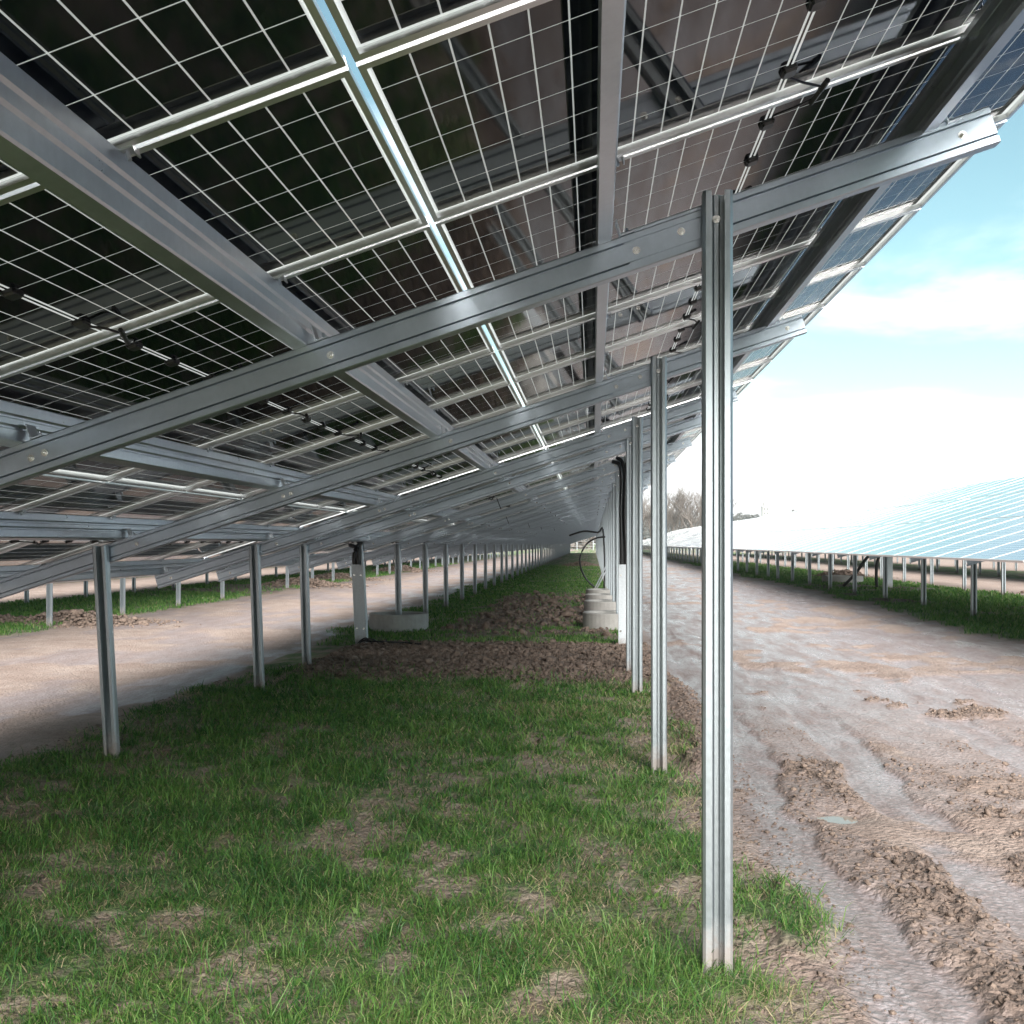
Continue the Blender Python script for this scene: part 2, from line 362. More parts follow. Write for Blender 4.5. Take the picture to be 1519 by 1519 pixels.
# ------------------------------------------------------------------ shared meshes of the solar tables
def lipped_post(ztop, name, lean=0):
    mb = MB(); c = .008
    line = [(-.022, 0), (-.048 + c, 0), (-.048, c), (-.048, .058 - c), (-.048 + c, .058), (-.012, .058), (-.006, .053), (.006, .053), (.012, .058), (.048 - c, .058), (.048, .058 - c), (.048, c), (.048 - c, 0), (.022, 0)]
    mb.prism(section(line, .0045), lambda a, b: (a, b, -.35), lambda a, b: (a, b, ztop))
    return mb.mesh(name, m_post)
me_post_r, me_post_l = lipped_post(ZTR, 'rear_post'), lipped_post(ZTL, 'front_post')
S0, S1 = SJ - 2 * LP + QQ - .10, SJ + LP - QQ + DB + .11
def rafter_mesh(s0, s1, up=0.0):
    mb = MB(); hh = .0625
    line = [(.050, hh - .016), (.050, hh), (.003, hh), (0, hh - .003), (0, .042), (.013, .039), (.013, .034), (.002, .030), (.002, -.030), (.013, -.034), (.013, -.039), (0, -.042), (0, -hh + .003), (.003, -hh), (.050, -hh), (.050, -hh + .016)]
    mb.prism(section(line, .0035), lambda a, b: (s0, a, b + up), lambda a, b: (s1, a, b + up))
    return mb.mesh('rafter', m_raft)
SPL = (XR - .02) / CA
me_raft_lo, me_raft_hi = rafter_mesh(S0, SPL), rafter_mesh(SPL - .30, S1, .014)
PH = OFF - .0625
def purlin_mesh(y0, y1):
    mb = MB()
    wx = lambda n, d=0: -.010 + n * TA - d          # the web stands upright on the sloping rafter
    line = [(-.058, .015), (-.058, 0), (-.014, 0)] + [(wx(n, d), n) for n, d in ((.004, 0), (.040, 0), (.046, .007), (.054, .007), (.060, 0), (.078, 0), (.084, .007), (.092, .007), (.098, 0), (PH - .005, 0))] + [(wx(PH) - .004, PH - .001), (-.020, PH - .001), (-.020, PH - .016)]
    mb.prism(section(line, .003), lambda a, b: (a, y0, b), lambda a, b: (a, y1, b))
    return mb.mesh('purlin', m_purl)
def hexbolt():
    mb = MB()
    def cyl(r, z0, z1, k): mb.prism([(r * math.cos(2 * math.pi * i / k), r * math.sin(2 * math.pi * i / k)) for i in range(k)], lambda a, b: (a, z0, b), lambda a, b: (a, z1, b))
    cyl(.014, 0, -.003, 14); cyl(.0095, -.003, -.011, 6); cyl(.005, -.011, -.020, 8)
    return mb.mesh('bolt', m_bolt)
me_bolt = hexbolt()
def cleat():
    mb = MB(); mb.box((0, -.035, 0), (.05, .035, .004)); mb.box((0, -.035, .004), (.004, .035, .06)); mb.tube([(.03, 0, .004), (.03, 0, .028)], .006, 6); return mb.mesh('cleat', m_purl)
me_cleat = cleat()
def clamp():
    mb = MB(); mb.box((-.05, -.018, -.003), (.034, .018, .001)); mb.box((.030, -.018, -.018), (.034, .018, -.003)); mb.box((-.03, -.013, -.014), (.0, .013, -.003)); mb.tube([(.012, 0, -.022), (.012, 0, -.003)], .006, 6); return mb.mesh('clamp', m_purl)
me_clamp = clamp()
# module: x up the slope, y along the row, z out of the glass
FH = .033; MX0, MY0 = .0245, .0105; CPX, CPY, CGAP, MIDG = .0921, .1855, .0048, .0185
def frame_boxes(mb, mi=0, lip=.026, rim=0):
    t = .0024
    if rim:
        e = GAP / 2 - .0015
        mb.box((-e, 0, FH), (LM + e, rim, FH + .001), mi); mb.box((-e, WM - rim, FH), (LM + e, WM, FH + .001), mi)
        mb.box((-e, rim, FH), (rim, WM - rim, FH + .001), mi); mb.box((LM - rim, rim, FH), (LM + e, WM - rim, FH + .001), mi)
    mb.box((0, 0, 0), (LM, t, FH), mi); mb.box((0, WM - t, 0), (LM, WM, FH), mi)
    mb.box((0, t, 0), (t, WM - t, FH), mi); mb.box((LM - t, t, 0), (LM, WM - t, FH), mi)
    mb.box((t, t, .0002), (LM - t, lip, .0022), mi); mb.box((t, WM - lip, .0002), (LM - t, WM - t, .0022), mi)
    mb.box((t, lip, .0002), (.016, WM - lip, .0022), mi); mb.box((LM - .016, lip, .0002), (LM - t, WM - lip, .0022), mi)
mb = MB(); frame_boxes(mb); me_frame = mb.mesh('module_frame', m_alu)
mb = MB(); mb.box((.0026, .0026, .0262), (LM - .0026, WM - .0026, .0312)); me_pane = mb.mesh('glass_pane', m_glass)
XM = MX0 + CPX * 12 + (MIDG - CGAP) / 2
def cell_pos(i, j): return MX0 + CPX * i + (MIDG if i > 11 else 0), MY0 + CPY * j
def cells_mesh(name, keep):
    mb = MB()
    for i in range(24):
        for j in range(6):
            if keep(i, j):
                x, y = cell_pos(i, j); mb.cell(x, y, CPX - CGAP, CPY - CGAP, .0257, .0317, 0)
    mb.box((XM - .0035, .012, .0258), (XM + .0035, WM - .012, .0316), 0)
    return mb.mesh(name, m_cell, m_cellf) if mb.v else None
me_cells = cells_mesh('solar_cells', lambda i, j: True)
mb = MB(); mb.cell(0, 0, CPX - CGAP, CPY - CGAP, 0, .006, 0); me_cell = mb.mesh('solar_cell', m_cell, m_cellf)
mb = MB(); frame_boxes(mb, 0, rim=.008); mb.box((.0026, .0026, .0262), (LM - .0026, WM - .0026, .0312), 1)
for i in range(24):
    for j in range(6): x, y = cell_pos(i, j); mb.cell(x, y, CPX - CGAP, CPY - CGAP, .0257, .0317, 2)
me_module_far = mb.mesh('solar_module', m_alu, m_glass, m_cell, m_cellf)
def jbox():
    mb = MB(); ch = [(-.017, -.03), (-.023, -.022), (-.023, .022), (-.017, .03), (.017, .03), (.023, .022), (.023, -.022), (.017, -.03)]
    mb.prism(ch, lambda a, b: (a, b, 0), lambda a, b: (a, b, -.010)); mb.prism(ch, lambda a, b: (a * .9, b * .9, -.010), lambda a, b: (a * .78, b * .78, -.017))
    return mb.mesh('junction_box', m_black)
me_jbox = jbox()
def lead(seed):
    r = random.Random(seed); mb = MB(); s = r.uniform(-.03, .03)
    pts = [(XM, WM - .13, .016), (XM + .05, WM - .09, -.002), (XM + .09 + s, WM - .035, -.016), (XM + .075 + s, WM + .02, -.022), (XM + .055, WM + .09, -.006), (XM + .01, WM + .16, .014)]
    mb.tube(pts, .0045, 5); a, b = Vector(pts[2]), Vector(pts[3])
    mb.tube([a + (b - a) * -.6, a + (b - a) * .25, a + (b - a) * .3, a + (b - a) * 1.5], [.0085, .0105, .0085, .0085], 7)
    return mb.mesh('lead', m_black, smooth=False)
me_leads = [lead(i) for i in range(4)]

def proj(p):
    c, s = math.cos(PSI), math.sin(PSI); xr = p.x * c + p.y * s; yd = -p.x * s + p.y * c
    if yd < .3: return None
    return 689.19 + 1591.38 * xr / yd, 805.58 - 1591.38 * (p.z - CAM_H) / yd, yd
SLOPE = Matrix.Rotation(-ALPHA, 4, 'Y')          # local x runs up the slope
cell_jobs = []                                    # (apparent size, module object, i, j)
def solar_table(row, y0, nmod, beams, label, group, detail, lean=None, ties=False):
    dx, dz = ROWS[row]; yc = y0
    t = thing('solar_table', label, 'solar table', (dx, yc, dz), group)
    frame = T((0, 0, Z0)) @ SLOPE                # origin on the rafter line at x = 0
    for k, by in enumerate(beams):
        y = by - yc; jit = random.uniform(-.008, .008)
        ln = lean(k) if lean else random.uniform(-.02, .02)
        pm = T((XR + jit, y, 0)) @ Matrix.Rotation(random.uniform(-.003, .003), 4, 'Y')
        if row == 'own' and k == 1 and detail == 2: pm = T((XR, y, 0))
        p1 = ob('post', me_post_r, t, pm)
        sh = Matrix.Identity(4); sh[0][2] = -ln / 1.4
        p2 = ob('post', me_post_l, t, T((XL, y, 0)) @ sh)
        for nm, me in (('rafter', me_raft_lo), ('rafter', me_raft_hi)):
            ro = ob(nm, me, t, T((0, y + .0665 + (.0045 if me is me_raft_hi else 0), 0)) @ frame)
            if detail == 2:
                for q_ in range(6):
                    s = SJ + LP - QQ - (q_ // 2) * LP - (q_ % 2) * PP + DB
                    lo = me is me_raft_lo
                    if (s < SPL) == lo: ob('bolt', me_bolt, ro, T((s, .0, 0 if lo else .014)))
                if lo: ob('bolt', me_bolt, ro, T((SPL - .10, .0, .012))); ob('bolt', me_bolt, ro, T(((SPL - 2.62), .0, -.002)))
                if ties and lo and k % 2 == 1:
                    mb = MB(); mb.tube([(0, -.006, .08), (.004, -.008, 0), (.01, -.006, -.09)], .006, 5); ob('cable_tie', mb.mesh('cable_tie', m_black), ro, T((-1.1 - .7 * random.random(), 0, 0)))
        if detail == 2:
            ob('bolt', me_bolt, p1, T((0, .050, ZTR - .085)))
    pur = purlin_mesh(-.03, nmod * WP + .01)
    for q_ in range(6):
        s = SJ + LP - QQ - (q_ // 2) * LP - (q_ % 2) * PP
        po = ob('purlin', pur, t, T((0, 0, 0)) @ frame @ T((s, 0, .0625)))
        if detail == 2:
            for by in beams: ob('cleat', me_cleat, po, T((.024, by - yc + .09, .001)))
            for k in range(nmod + 1): ob('clamp', me_clamp, po, T((.03, k * WP - GAP / 2, PH - .0005)))
    for r in range(3):
        for k in range(nmod):
            mat = frame @ T((SJ + LP - (r + 1) * LP + GAP / 2, k * WP, OFF))
            if detail == 2:
                mo = ob('solar_module', me_frame, t, mat)
                ob('glass_pane', me_pane, mo)
                wm = T((dx, yc, dz)) @ mat
                keep = set()
                for i in range(24):
                    for j in range(6):
                        cx, cy = cell_pos(i, j); a = proj(wm @ Vector((cx, cy, .026))); b = proj(wm @ Vector((cx + CPX, cy + CPY, .026)))
                        if a and b and -20 < a[0] < 1530 and -20 < a[1] < 1530 and -20 < b[0] < 1530 and -20 < b[1] < 1530:
                            c_ = proj(wm @ Vector((cx + CPX, cy, .026)))
                            if c_: cell_jobs.append((abs((b[0] - a[0]) * (c_[1] - a[1]) - (c_[0] - a[0]) * (b[1] - a[1])), mo, i, j))
                mo['_rest'] = 1
                for yy in (.22, WM / 2, WM - .16): ob('junction_box', me_jbox, mo, T((XM, yy, .0255)))
                if k < nmod - 1: ob('lead', me_leads[(k + r) % 4], mo)
            else:
                ob('solar_module', me_module_far, t, mat @ Matrix.Rotation(random.gauss(0, .0010), 4, 'Y') @ Matrix.Rotation(random.gauss(0, .0014), 4, 'X'))
    return t
lean1 = lambda k: max(.015, .115 - .034 * max(0, k - 3))
ORD = ['first', 'second', 'third', 'fourth', 'fifth', 'sixth']
B1 = [3.741 + 3.2987 * k for k in (-1, 0, 1, 2)]
solar_table('own', 2.286 - GAP / 2 - 2 * WP, 10, B1, 'solar table whose posts stand in the patchy green grass before the dark soil', None, 2, lambda k: (0, 0, .165, .105)[k])
YT = 11.60
def beams_of(y): return [y + .52 + 2.97 * k for k in range(10)]
solar_table('own', YT, 25, beams_of(YT), 'solar table whose posts rise from concrete rings and zinc cable guards', None, 2, lambda k: max(.0, .075 - .012 * k), True)
for n in range(1, 5):
    y = YT + 28.93 * n
    solar_table('own', y, 25, beams_of(y), f'{ORD[4 - n]} solar table from the field fence in the row with the concrete rings', 'solar tables past the cable loop', 1, lambda k: .01)
for n in range(-1, 5):
    y = 42.85 + 28.93 * (n - 1)
    lab = f'{ORD[4 - n]} solar table from the field fence, first row across the muddy road'
    solar_table('right', y, 25, beams_of(y), lab, 'solar tables across the muddy road', 1)
for n in range(0, 5):
    y = 14.4 + 28.93 * (n - 1)
    solar_table('left', y, 25, beams_of(y), f'{ORD[4 - n]} solar table from the field fence, first row beyond the dry track', 'solar tables beyond the dry track', 1)
for row in ('right2', 'left2'):
    for n in range(0, 4):
        y = 20.4 + 28.93 * n
        solar_table(row, y, 25, beams_of(y), f'{ORD[3 - n]} solar table from the field fence, second row ' + {'right2': 'across the muddy road', 'left2': 'beyond the dry track'}[row], {'right2': 'second row across the road', 'left2': 'second row beyond the track'}[row], 1)
# the 300 largest cells singly, the rest of each module as one piece
cell_jobs.sort(key=lambda c: -c[0]); single = {}
for a, mo, i, j in cell_jobs[:300]: single.setdefault(mo.name, set()).add((i, j))
for o in [o for o in C.objects if '_rest' in o]:
    del o['_rest']; sset = single.get(o.name)
    if sset:
        for i, j in sset: x, y = cell_pos(i, j); ob('solar_cell', me_cell, o, T((x, y, .0257)))
        me = cells_mesh('solar_cells', lambda i, j: (i, j) not in sset)
        if me: ob('solar_cell_field', me, o, kind='stuff')
    else: ob('solar_cell_field', me_cells, o, kind='stuff')

# ------------------------------------------------------------------ concrete rings, guards, cables
def ring_mesh():
    mb = MB(); k = 40; ro, ri, hh = .50, .41, .27; prof = [(ro, -.12), (ro, hh - .012), (ro - .012, hh), (ri + .01, hh), (ri, hh - .01), (ri, .06), (0.02, .05)]
    vs = [(r * math.cos(2 * math.pi * i / k), r * math.sin(2 * math.pi * i / k), z) for (r, z) in prof for i in range(k)]
    fs = [(a * k + i, a * k + (i + 1) % k, (a + 1) * k + (i + 1) % k, (a + 1) * k + i) for a in range(len(prof) - 1) for i in range(k)]
    mb.add(vs, fs); return mb.mesh('concrete_ring', m_conc, smooth=False)
me_ring = ring_mesh(); bz = beams_of(YT)
names = ['first', 'second', 'third', 'fourth']
for n, k in enumerate((2, 3, 4, 5)):
    o = thing('concrete_ring', f'{names[n]} grey concrete ring behind the tall zinc guard with black conduits', 'concrete ring', (XR - .10, bz[k] + .03, ground_z(XR, bz[k])), 'concrete rings round rear posts', me_ring); o.rotation_euler.z = random.random() * 6
o = thing('concrete_ring', 'grey concrete ring round a front post beside the dry pale track', 'concrete ring', (XL + .05, bz[2] - .25, ground_z(XL, bz[2])), None, me_ring)
def guard(x, y, ztop, w, lean, label):
    mb = MB(); line = [(-w / 2 + .02, .13), (-w / 2, .13), (-w / 2, 0), (w / 2, 0), (w / 2, .13), (w / 2 - .02, .13)]
    mb.prism(section(line, .003), lambda a, b: (a, b, -.1), lambda a, b: (a - lean, b, ztop))
    t = thing('cable_guard', label, 'cable guard', (x, y, 0)); ob('cover', mb.mesh('guard', m_guard), t)
    for zz in (.25, ztop - .15):
        for sx in (-.3, .3): ob('bolt', me_bolt, t, T((sx * w - lean * zz / ztop, -.002, zz)))
    return t
guard(XL + .02, bz[1] - .09, 1.16, .165, .06, 'leaning zinc sheet guard on a front post with black cables at its foot')
guard(XR + .0, bz[1] - .10, 1.17, .15, 0, 'upright zinc sheet guard on a rear post below black conduits')
def conduit(pts_list, r, label):
    t = thing('cable_conduit', label, 'cable', pts_list[0][0])
    o0 = Vector(pts_list[0][0])
    for pts in pts_list:
        mb = MB(); P = [Vector(p) - o0 for p in pts]; Q = []
        for i in range(len(P) - 1):
            for s in range(4):
                u = s / 4; p0, p1, p2, p3 = P[max(i - 1, 0)], P[i], P[i + 1], P[min(i + 2, len(P) - 1)]
                Q.append(.5 * ((2 * p1) + (p2 - p0) * u + (2 * p0 - 5 * p1 + 4 * p2 - p3) * u * u + (3 * p1 - p0 - 3 * p2 + p3) * u ** 3))
        Q.append(P[-1]); mb.tube(Q, r, 8); ob('hose', mb.mesh('hose', m_black, smooth=True), t)
    return t
gx_, gy_ = XR, bz[1] - .06
conduit([[(gx_ - .035, gy_, .9), (gx_ - .03, gy_, 1.4), (gx_ - .042, gy_, 1.9), (gx_ - .03, gy_, 2.3), (gx_ - .06, gy_, 2.55), (gx_ - .16, gy_ + .04, 2.60)], [(gx_ + .02, gy_ - .01, .9), (gx_ + .03, gy_ - .01, 1.3), (gx_ + .012, gy_ - .01, 1.8), (gx_ + .02, gy_, 2.35), (gx_ + .05, gy_ + .03, 2.62), (gx_ + .12, gy_ + .1, 2.68)], [(gx_ - .005, gy_ + .02, .9), (gx_, gy_ + .02, 1.7), (gx_, gy_ + .02, 2.5), (gx_ - .1, gy_ + .06, 2.66)]], .026, 'black corrugated conduits climbing a rear post above the upright zinc guard')
gx_, gy_ = XL - .06, bz[1] - .05
conduit([[(gx_ - .02, gy_, .95), (gx_ - .035, gy_, 1.2), (gx_ - .02, gy_, 1.36), (gx_ + .06, gy_ + .1, 1.50)], [(gx_ + .03, gy_, .95), (gx_ + .02, gy_, 1.2), (gx_ + .02, gy_, 1.38), (gx_ - .12, gy_ + .1, 1.44)]], .028, 'black conduits above the leaning zinc guard, bending onto the rafter')
gz = ground_z(XL + .2, bz[1] - .3)
lp = [[(XL + .05 + .10 * math.cos(a) * (1 + .1 * a / 6) + .02 * a, bz[1] - .32 + .08 * math.sin(a), gz + .05 + .045 * math.sin(a * 1.5)) for a in np.linspace(0, 13, 22)], [(XL + .1, bz[1] - .3, gz + .06), (XL + .4, bz[1] - .42, gz + .06), (XL + .7, bz[1] - .35, gz + .045), (XL + .95, bz[1] - .5, gz + .04)]]
conduit(lp, .011, 'tangled black cable ends on soil at the leaning zinc guard')
yl = 34.0
conduit([[(.10, yl, .02), (-.28, yl, .42), (-.42, yl - .1, .95), (-.22, yl, 1.42), (.10, yl, 1.62), (.40, yl, 1.66)], [(.34, yl + .2, .0), (.36, yl + .2, .8), (.30, yl + .2, 1.9), (.15, yl + .1, 1.80), (-.3, yl, 1.84), (-.75, yl, 1.70)]], .028, 'big black cable loop standing beside the rear posts past the concrete rings')
mb = MB(); mb.tube([(0, 0, 0), (.42, 0, .85)], .022, 6); mb.tube([(.06, .1, 0), (.44, .1, .72)], .022, 6)
thing('metal_rods', 'pale metal rods leaning on a rear post beside the black cable loop', 'rods', (.02, yl - .5, 0), None, mb.mesh('rods', m_guard))
# white inverter cabinet stand under the table across the road
def rowpt(row, x, y): dx, dz = ROWS[row]; return (dx + x, y, dz)
t = thing('cable_guard', 'zinc sheet guard with a drooping black hose under the table across the road', 'cable guard', rowpt('right', XR - 1.9, 33.0))
mb = MB(); mb.box((-.12, 0, -.1), (.12, .14, 1.05)); ob('cover', mb.mesh('guard', m_guard), t)
x_, y_, z_ = t.location
conduit([[(x_ - 1.3, y_, z_ + .08), (x_ - .95, y_, z_ + .45), (x_ - .55, y_, z_ + 1.0), (x_ - .1, y_, z_ + 1.22)], [(x_ - .3, y_ + .1, z_), (x_ - .32, y_ + .1, z_ + .6), (x_ - .2, y_ + .1, z_ + 1.25)]], .045, 'black hose drooping from the guard under the table across the road')
o = thing('concrete_ring', 'wide concrete ring lying in shade under the table across the road', 'concrete ring', (ROWS['right'][0] + XR - 2.1, 38, .08), None, me_ring); o.scale = (1.35, 1.35, 1)
for k, (x, y) in enumerate(((17.6, 38.6), (19.4, 37.2))):
    o = thing('concrete_ring', 'low concrete ring at a post of the second row across the road', 'concrete ring', (x, y, .05), 'rings in the second row', me_ring); o.scale = (1.3, 1.3, .9)

# ------------------------------------------------------------------ clods
def lump(seed, k=1.0):
    r = np.random.default_rng(seed); t = (1 + 5 ** .5) / 2
    v = np.array([(-1, t, 0), (1, t, 0), (-1, -t, 0), (1, -t, 0), (0, -1, t), (0, 1, t), (0, -1, -t), (0, 1, -t), (t, 0, -1), (t, 0, 1), (-t, 0, -1), (-t, 0, 1)], float); v /= np.linalg.norm(v[0])
    f = np.array([(0, 11, 5), (0, 5, 1), (0, 1, 7), (0, 7, 10), (0, 10, 11), (1, 5, 9), (5, 11, 4), (11, 10, 2), (10, 7, 6), (7, 1, 8), (3, 9, 4), (3, 4, 2), (3, 2, 6), (3, 6, 8), (3, 8, 9), (4, 9, 5), (2, 4, 11), (6, 2, 10), (8, 6, 7), (9, 8, 1)])
    return v * r.uniform(.35, 1.35, (12, 1)) * np.array([1, r.uniform(.6, 1.2), r.uniform(.5, .8)]), f
LUMPS = [lump(i) for i in range(14)]
def clods(name, label, pts, sizes, loc_scale=None):
    V, F, o = [], [], 0
    zz = masks(pts[:, 0], pts[:, 1])[3]
    for (x, y), z, s in zip(pts, zz, sizes):
        v, f = LUMPS[rng.integers(14)]; a = rng.uniform(0, 6.28); ca_, sa_ = math.cos(a), math.sin(a)
        v = v * s; v = np.stack([v[:, 0] * ca_ - v[:, 1] * sa_, v[:, 0] * sa_ + v[:, 1] * ca_, v[:, 2]], 1) + (x, y, z + s * .2)
        V.append(v); F.append(f + o); o += 12
    me = bigmesh(name, np.concatenate(V), None, np.concatenate(F), [m_clod])
    return ob(name, me, kind='stuff', label=label, category='soil')
def scatter(n, x0, x1, y0, y1, kind, thr=.3):
    p = np.stack([rng.uniform(x0, x1, n), rng.uniform(y0, y1, n)], 1); m = masks(p[:, 0], p[:, 1])
    return p[rng.uniform(0, 1, n) < np.clip((m[kind] - thr) / (1 - thr), 0, 1)]
p = scatter(30000, -3.6, 1.0, 11.0, 16.2, 2); clods('soil_clods', 'dark clods of dug soil heaped across the grass strip', p, rng.gamma(1.1, .0085, len(p)) + .005)
p = scatter(80000, .5, 4.5, 3.0, 12, 2, .15); clods('mud_clods', 'small brown clods of churned mud along the road tracks', p, rng.gamma(1.3, .0042, len(p)) + .0035)
p = scatter(4500, -3.2, 1.0, 16, 33, 2); clods('soil_clods', 'dark clods scattered between the concrete rings', p, rng.gamma(1.5, .018, len(p)) + .01)
def heap(name, label, x, y, rx, ry, hgt, n):
    a = rng.normal(0, .45, (n, 2)); r2 = (a ** 2).sum(1); P = a * (rx, ry) + (x, y); V, F, o = [], [], 0; z0 = ground_z(x, y)
    for (px, py), r in zip(P, r2):
        s = rng.gamma(1.5, .015) + .014; v, f = LUMPS[rng.integers(14)]; z = z0 + hgt * math.exp(-r * 2.2) * rng.uniform(.1, 1)
        V.append(v * s + (px, py, z)); F.append(f + o); o += 12
    ob(name, bigmesh(name, np.concatenate(V), None, np.concatenate(F), [m_clod]), kind='stuff', label=label, category='soil')
for x, y, rx, ry, hh in ((-9.6, 19.0, 1.6, 1.0, .28), (-11.6, 18.6, 1.5, 1.0, .30), (-9.9, 35.5, 1.6, 1.4, .35), (-10.2, 42, 1.8, 1.4, .35), (-10, 55, 1.5, 1.5, .4), (9.6, 22.5, 1.3, 1.0, .25), (9.8, 44, 1.5, 1.4, .4), (12.5, 30.5, 1.2, 1, .25), (-.8, 70, 1.3, 3, .35), (20, 46, 2, 1.5, .4)):
    heap('soil_heap', 'heap of dry brown clods beside the posts of a solar table', x, y, rx, ry, hh * .8, 1500)

# ------------------------------------------------------------------ grass
def blades(name, label, P, hgt, wid, tone, lean):
    n = len(P); z = masks(P[:, 0], P[:, 1])[3]; a = rng.uniform(0, 2 * np.pi, n); d = np.stack([np.cos(a), np.sin(a)], 1)
    b = rng.uniform(0, 2 * np.pi, n); s = np.stack([np.cos(b), np.sin(b)], 1) * wid[:, None] * .5
    base = np.concatenate([P, (z - .004)[:, None]], 1); ln = (lean * hgt)[:, None]
    mid = base.copy(); mid[:, :2] += d * ln * .35; mid[:, 2] += hgt * .62
    tip = base.copy(); tip[:, :2] += d * ln; tip[:, 2] += hgt * (1 - .28 * np.minimum(lean, 1.6))
    S = np.concatenate([s, np.zeros((n, 1))], 1)
    V = np.stack([base - S, base + S, mid + S * .8, mid - S * .8, tip], 1).reshape(-1, 3); o = np.arange(n) * 5
    me = bigmesh(name, V, np.stack([o, o + 1, o + 2, o + 3], 1), np.stack([o + 3, o + 2, o + 4], 1), [m_grass])
    at = me.attributes.new('tone', 'FLOAT', 'POINT'); at.data.foreach_set('value', np.repeat(tone, 5).astype(np.float32))
    return ob(name, me, kind='stuff', label=label, category='grass')
def grass_points(n, x0, x1, y0, y1, power, clump):
    u = rng.uniform(0, 1, n); y = (y0 ** (1 - power) + u * (y1 ** (1 - power) - y0 ** (1 - power))) ** (1 / (1 - power))
    P = np.stack([rng.uniform(x0, x1, n), y], 1)
    c = fbm(P[:, 0] * 7, P[:, 1] * 7, 131, 2); m = masks(P[:, 0], P[:, 1])[0]
    ok = rng.uniform(0, 1, n) < m * (.25 + .75 * sst(c, .5 - clump, .5 + clump)) + .02 * (m > .02)
    return P[ok]
P = grass_points(430000, -4.9, 1.25, 2.55, 11.9, 1.25, .16); n = len(P)
dry = fbm(P[:, 0] * 1.4, P[:, 1] * 1.4, 151, 3); sc = np.clip(P[:, 1] / 5, .8, 2.1)
hf = .55 + .9 * fbm(P[:, 0] * 1.1, P[:, 1] * 1.1, 163, 3)
right = sst(P[:, 0], -2.2, .2)
tone = np.clip(rng.normal(.30, .20, n) + (fbm(P[:, 0] * 3, P[:, 1] * 3, 171, 3) - .5) * .5 + .10 * right, 0, .78)
isdry = rng.uniform(0, 1, n) < .14 + .46 * sst(dry, .42, .66) * (.3 + .7 * right)
tone = np.where(isdry, rng.uniform(.80, 1, n), tone)
hh = np.where(isdry, rng.uniform(.02, .06, n), rng.gamma(4, .0115, n) + .012) * hf; ll = np.where(isdry, rng.uniform(.8, 3.0, n), rng.gamma(3, .36, n))
blades('grass', 'patchy green grass with dry blades on the strip below the solar table', P, hh, (.0032 + .002 * rng.random(n)) * sc, tone, ll)
P = np.stack([rng.uniform(-4.2, 1.2, 90000), rng.uniform(2.6, 11.4, 90000)], 1); gm_ = masks(P[:, 0], P[:, 1])[0]
near_g = fbm(P[:, 0] * 5, P[:, 1] * 5, 231, 2); P = P[(gm_ > .005) & (gm_ < .6) & (near_g > .45) & (rng.uniform(0, 1, len(P)) < np.clip(5 / P[:, 1], .3, 1))]; n = len(P)
blades('straw', 'dry straw lying on the worn soil patches in the grass', P, rng.uniform(.012, .03, n), rng.uniform(.0022, .004, n) * np.clip(P[:, 1] / 5, .9, 2), rng.uniform(.80, 1, n), rng.uniform(1.4, 4.5, n))
P = np.stack([rng.uniform(-4.0, 1.2, 26000), rng.uniform(2.7, 11.4, 26000)], 1); gm_ = masks(P[:, 0], P[:, 1])[0]; P = P[(gm_ < .35) & (P[:, 0] < 1.0)]
clods('soil_crumbs', 'fine soil crumbs on worn patches in the grass', P, rng.gamma(1.2, .0036, len(P)) + .003)
P = np.concatenate([rng.normal(0, .075, (260, 2)) + (x, y + .02) for x, y in [(XR, B1[1]), (XR, B1[2]), (XR, B1[3]), (XL, B1[2]), (XL, B1[3])]]); n = len(P)
blades('grass', 'longer grass tufts round the feet of the galvanized posts', P, rng.uniform(.025, .085, n), .0045 * np.clip(P[:, 1] / 5, .8, 2), np.clip(rng.normal(.42, .2, n), 0, .95), rng.uniform(.2, 1.1, n))
# broad clover-like leaves low in the turf
P = grass_points(9000, -3.6, .8, 2.6, 6.5, 1.3, .05); P = P[fbm(P[:, 0] * 1.7, P[:, 1] * 1.7, 201, 2) > .56]; n = len(P)
blades('clover', 'low broad-leaved clover patches in the grass below the solar table', P, rng.uniform(.015, .04, n), rng.uniform(.012, .022, n), rng.uniform(.5, .72, n), rng.uniform(.8, 2.2, n))
P = grass_points(120000, -4.6, 1.0, 15.0, 70, 1.5, .1); n = len(P)
blades('grass', 'green grass between the posts past the dark soil', P, rng.uniform(.02, .08, n), .005 * np.clip(P[:, 1] / 7, 1, 6), np.clip(rng.normal(.45, .22, n), 0, .86), rng.uniform(.2, .9, n))
for dx, lab in ((PITCH_R, 'green grass below the solar tables across the muddy road'), (-PITCH_L, 'green grass below the solar tables beyond the dry track')):
    P = grass_points(150000, dx - 4.6, dx + 1.2, 13.0, 75, 1.5, .1); n = len(P)
    blades('grass', lab, P, rng.uniform(.03, .11, n), .0045 * np.clip(P[:, 1] / 6, 1, 6), np.clip(rng.normal(.42, .22, n), 0, .86), rng.uniform(.2, .9, n))

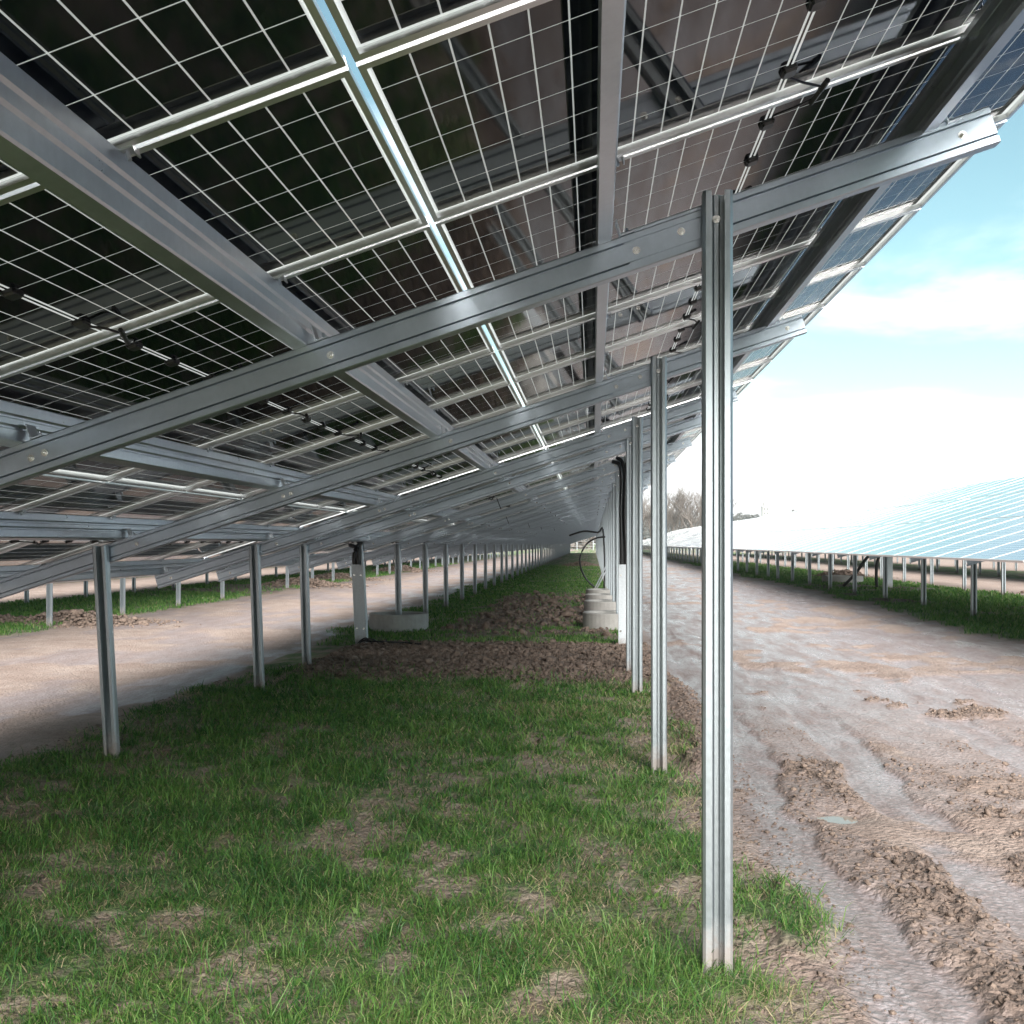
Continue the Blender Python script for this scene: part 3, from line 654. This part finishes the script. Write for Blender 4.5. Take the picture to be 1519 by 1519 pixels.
# ------------------------------------------------------------------ far end: fence, trees, woodland, tower
fy = 215.0
t = thing('field_fence', 'pale wire fence on thin posts at the far end of the field', 'fence', (0, fy, 0))
mb = MB(); mb.tube([(0, 0, -.3), (0, 0, 2.1)], .06, 6); me_fp = mb.mesh('fence_post', m_guard)
for k in range(-16, 26): ob('post', me_fp, t, T((k * 3.2, 0, 0)))
for z in (.3, .8, 1.3, 1.8, 2.05):
    mb = MB(); mb.tube([(-52, -.07, z), (82, -.07, z)], .012, 4); ob('wire', mb.mesh('fence_wire', m_guard), t)
def bare_tree(seed, H):
    r = random.Random(seed); trunk, crown = MB(), MB()
    def grow(p, d, ln, rad, lev):
        pts, rr = [p], [rad]; q_ = p.copy(); dd = d.copy()
        for i in range(3):
            dd = (dd + Vector((r.uniform(-.16, .16), r.uniform(-.16, .16), r.uniform(-.02, .14)))).normalized(); q_ = q_ + dd * ln / 3; pts.append(q_.copy()); rr.append(rad * (1 - .2 * (i + 1)))
        (trunk if lev < 2 else crown).tube(pts, rr, 5 if lev < 2 else 3)
        if lev >= 5: return
        for i in range(r.randint(3, 4) if lev < 4 else 3):
            b = pts[r.choice((1, 2, 3, 3))] if lev else pts[r.choice((2, 3, 3))]
            ax = Vector((r.uniform(-1, 1), r.uniform(-1, 1), r.uniform(-.1, .7))).normalized(); nd = (dd * .8 + ax * .75).normalized()
            grow(b, nd, ln * r.uniform(.55, .78), max(.030, rad * .55), lev + 1)
    grow(Vector((0, 0, -.2)), Vector((0, 0, 1)), H * .32, H * .017, 0)
    return trunk.mesh('trunk', m_bark), crown.mesh('crown', m_bark)
TREES = [bare_tree(i, 19) for i in (3, 8, 21)]
for k in range(58):
    x = -14 + k * .75 + random.uniform(-.6, .6); y = 244 + random.uniform(0, 50); s = random.uniform(.66, 1.0) * (1.0 if 9 < x else .8)
    t = thing('bare_tree', 'leafless grey-brown tree in the belt behind the field fence', 'tree', (x, y, 0), 'bare trees behind the fence'); tm, cm = TREES[k % 3]
    t.rotation_euler.z = random.uniform(0, 6.28); t.scale = (s, s, s)
    ob('trunk', tm, t); ob('crown', cm, t)
# undergrowth under the tree belt and the far woodland: one mass each
def thicket(name, label, n, x0, x1, y0, y1, hfun, s, mat):
    V, F, o = [], [], 0
    for i in range(n):
        x = rng.uniform(x0, x1); y = rng.uniform(y0, y1); z = rng.uniform(0, 1) ** .7 * hfun(x); v, f = LUMPS[rng.integers(14)]
        for _ in range(3):
            a = rng.normal(0, s * .6, 3); V.append(v * s * rng.uniform(.25, .7) + (x + a[0], y + a[1], max(.1, z + a[2] * .6))); F.append(f + o); o += 12
    return ob(name, bigmesh(name, np.concatenate(V), None, np.concatenate(F), [mat]), kind='stuff', label=label, category='trees')
thicket('undergrowth', 'brown leafless undergrowth below the bare trees behind the fence', 900, -30, 75, 246, 300, lambda x: 3.2 + 1.5 * math.sin(x * .3), .9, m_bark)
thicket('woodland', 'hazy grey woodland on the skyline beyond the solar tables', 3200, -20, 260, 800, 850, lambda x: 22.3 + 1.6 * math.sin(x * .13) + 1.5 * math.sin(x * .041 + 1) - .02 * max(0, x - 120), 2.4, m_wood)
t = thing('tower', 'slim pale tower rising above the hazy woodland skyline', 'tower', (122.6, 790, 0))
mb = MB(); mb.box((-2.3, -2.3, -1), (2.3, 2.3, 27)); mb.box((-2.7, -2.7, 27), (2.7, 2.7, 27.7)); ob('shaft', mb.mesh('shaft', m_tower), t)
mb = MB(); mb.box((-1.4, -1.4, 27.7), (1.4, 1.4, 30)); mb.add([(-1.6, -1.6, 30), (1.6, -1.6, 30), (1.6, 1.6, 30), (-1.6, 1.6, 30), (0, 0, 33)], [(0, 1, 4), (1, 2, 4), (2, 3, 4), (3, 0, 4), (3, 2, 1, 0)]); ob('cap', mb.mesh('cap', m_tower), t)
for z in (19, 22, 25): 
    for x in (-1, 1): mb = MB(); mb.box((x - .35, -2.36, z), (x + .35, -2.31, z + 1.4)); ob('window', mb.mesh('window', m_dark), t)
for k, x in enumerate((132, 136, 140, 144, 149)):
    t = thing('bare_tree', 'tall bare tree beside the slim tower on the skyline', 'tree', (x, 790 + k, 0), 'trees beside the tower'); s = random.uniform(1.05, 1.25); t.scale = (s, s, s); tm, cm = TREES[k % 3]; ob('trunk', tm, t); ob('crown', cm, t)

# ------------------------------------------------------------------ haze
HAZE = 0.0002
mb = MB(); mb.box((-720, -60, -2.5), (720, 1430, 38)); hm = bpy.data.materials.new('haze'); hm.use_nodes = True
for n in list(hm.node_tree.nodes): hm.node_tree.nodes.remove(n)
pv = hm.node_tree.nodes.new('ShaderNodeVolumePrincipled'); pv.inputs['Color'].default_value = (.93, .95, .97, 1); pv.inputs['Density'].default_value = HAZE; pv.inputs['Anisotropy'].default_value = .2
oo = hm.node_tree.nodes.new('ShaderNodeOutputMaterial'); hm.node_tree.links.new(pv.outputs[0], oo.inputs['Volume'])
if HAZE > 0: ob('haze', mb.mesh('haze', hm), kind='stuff')
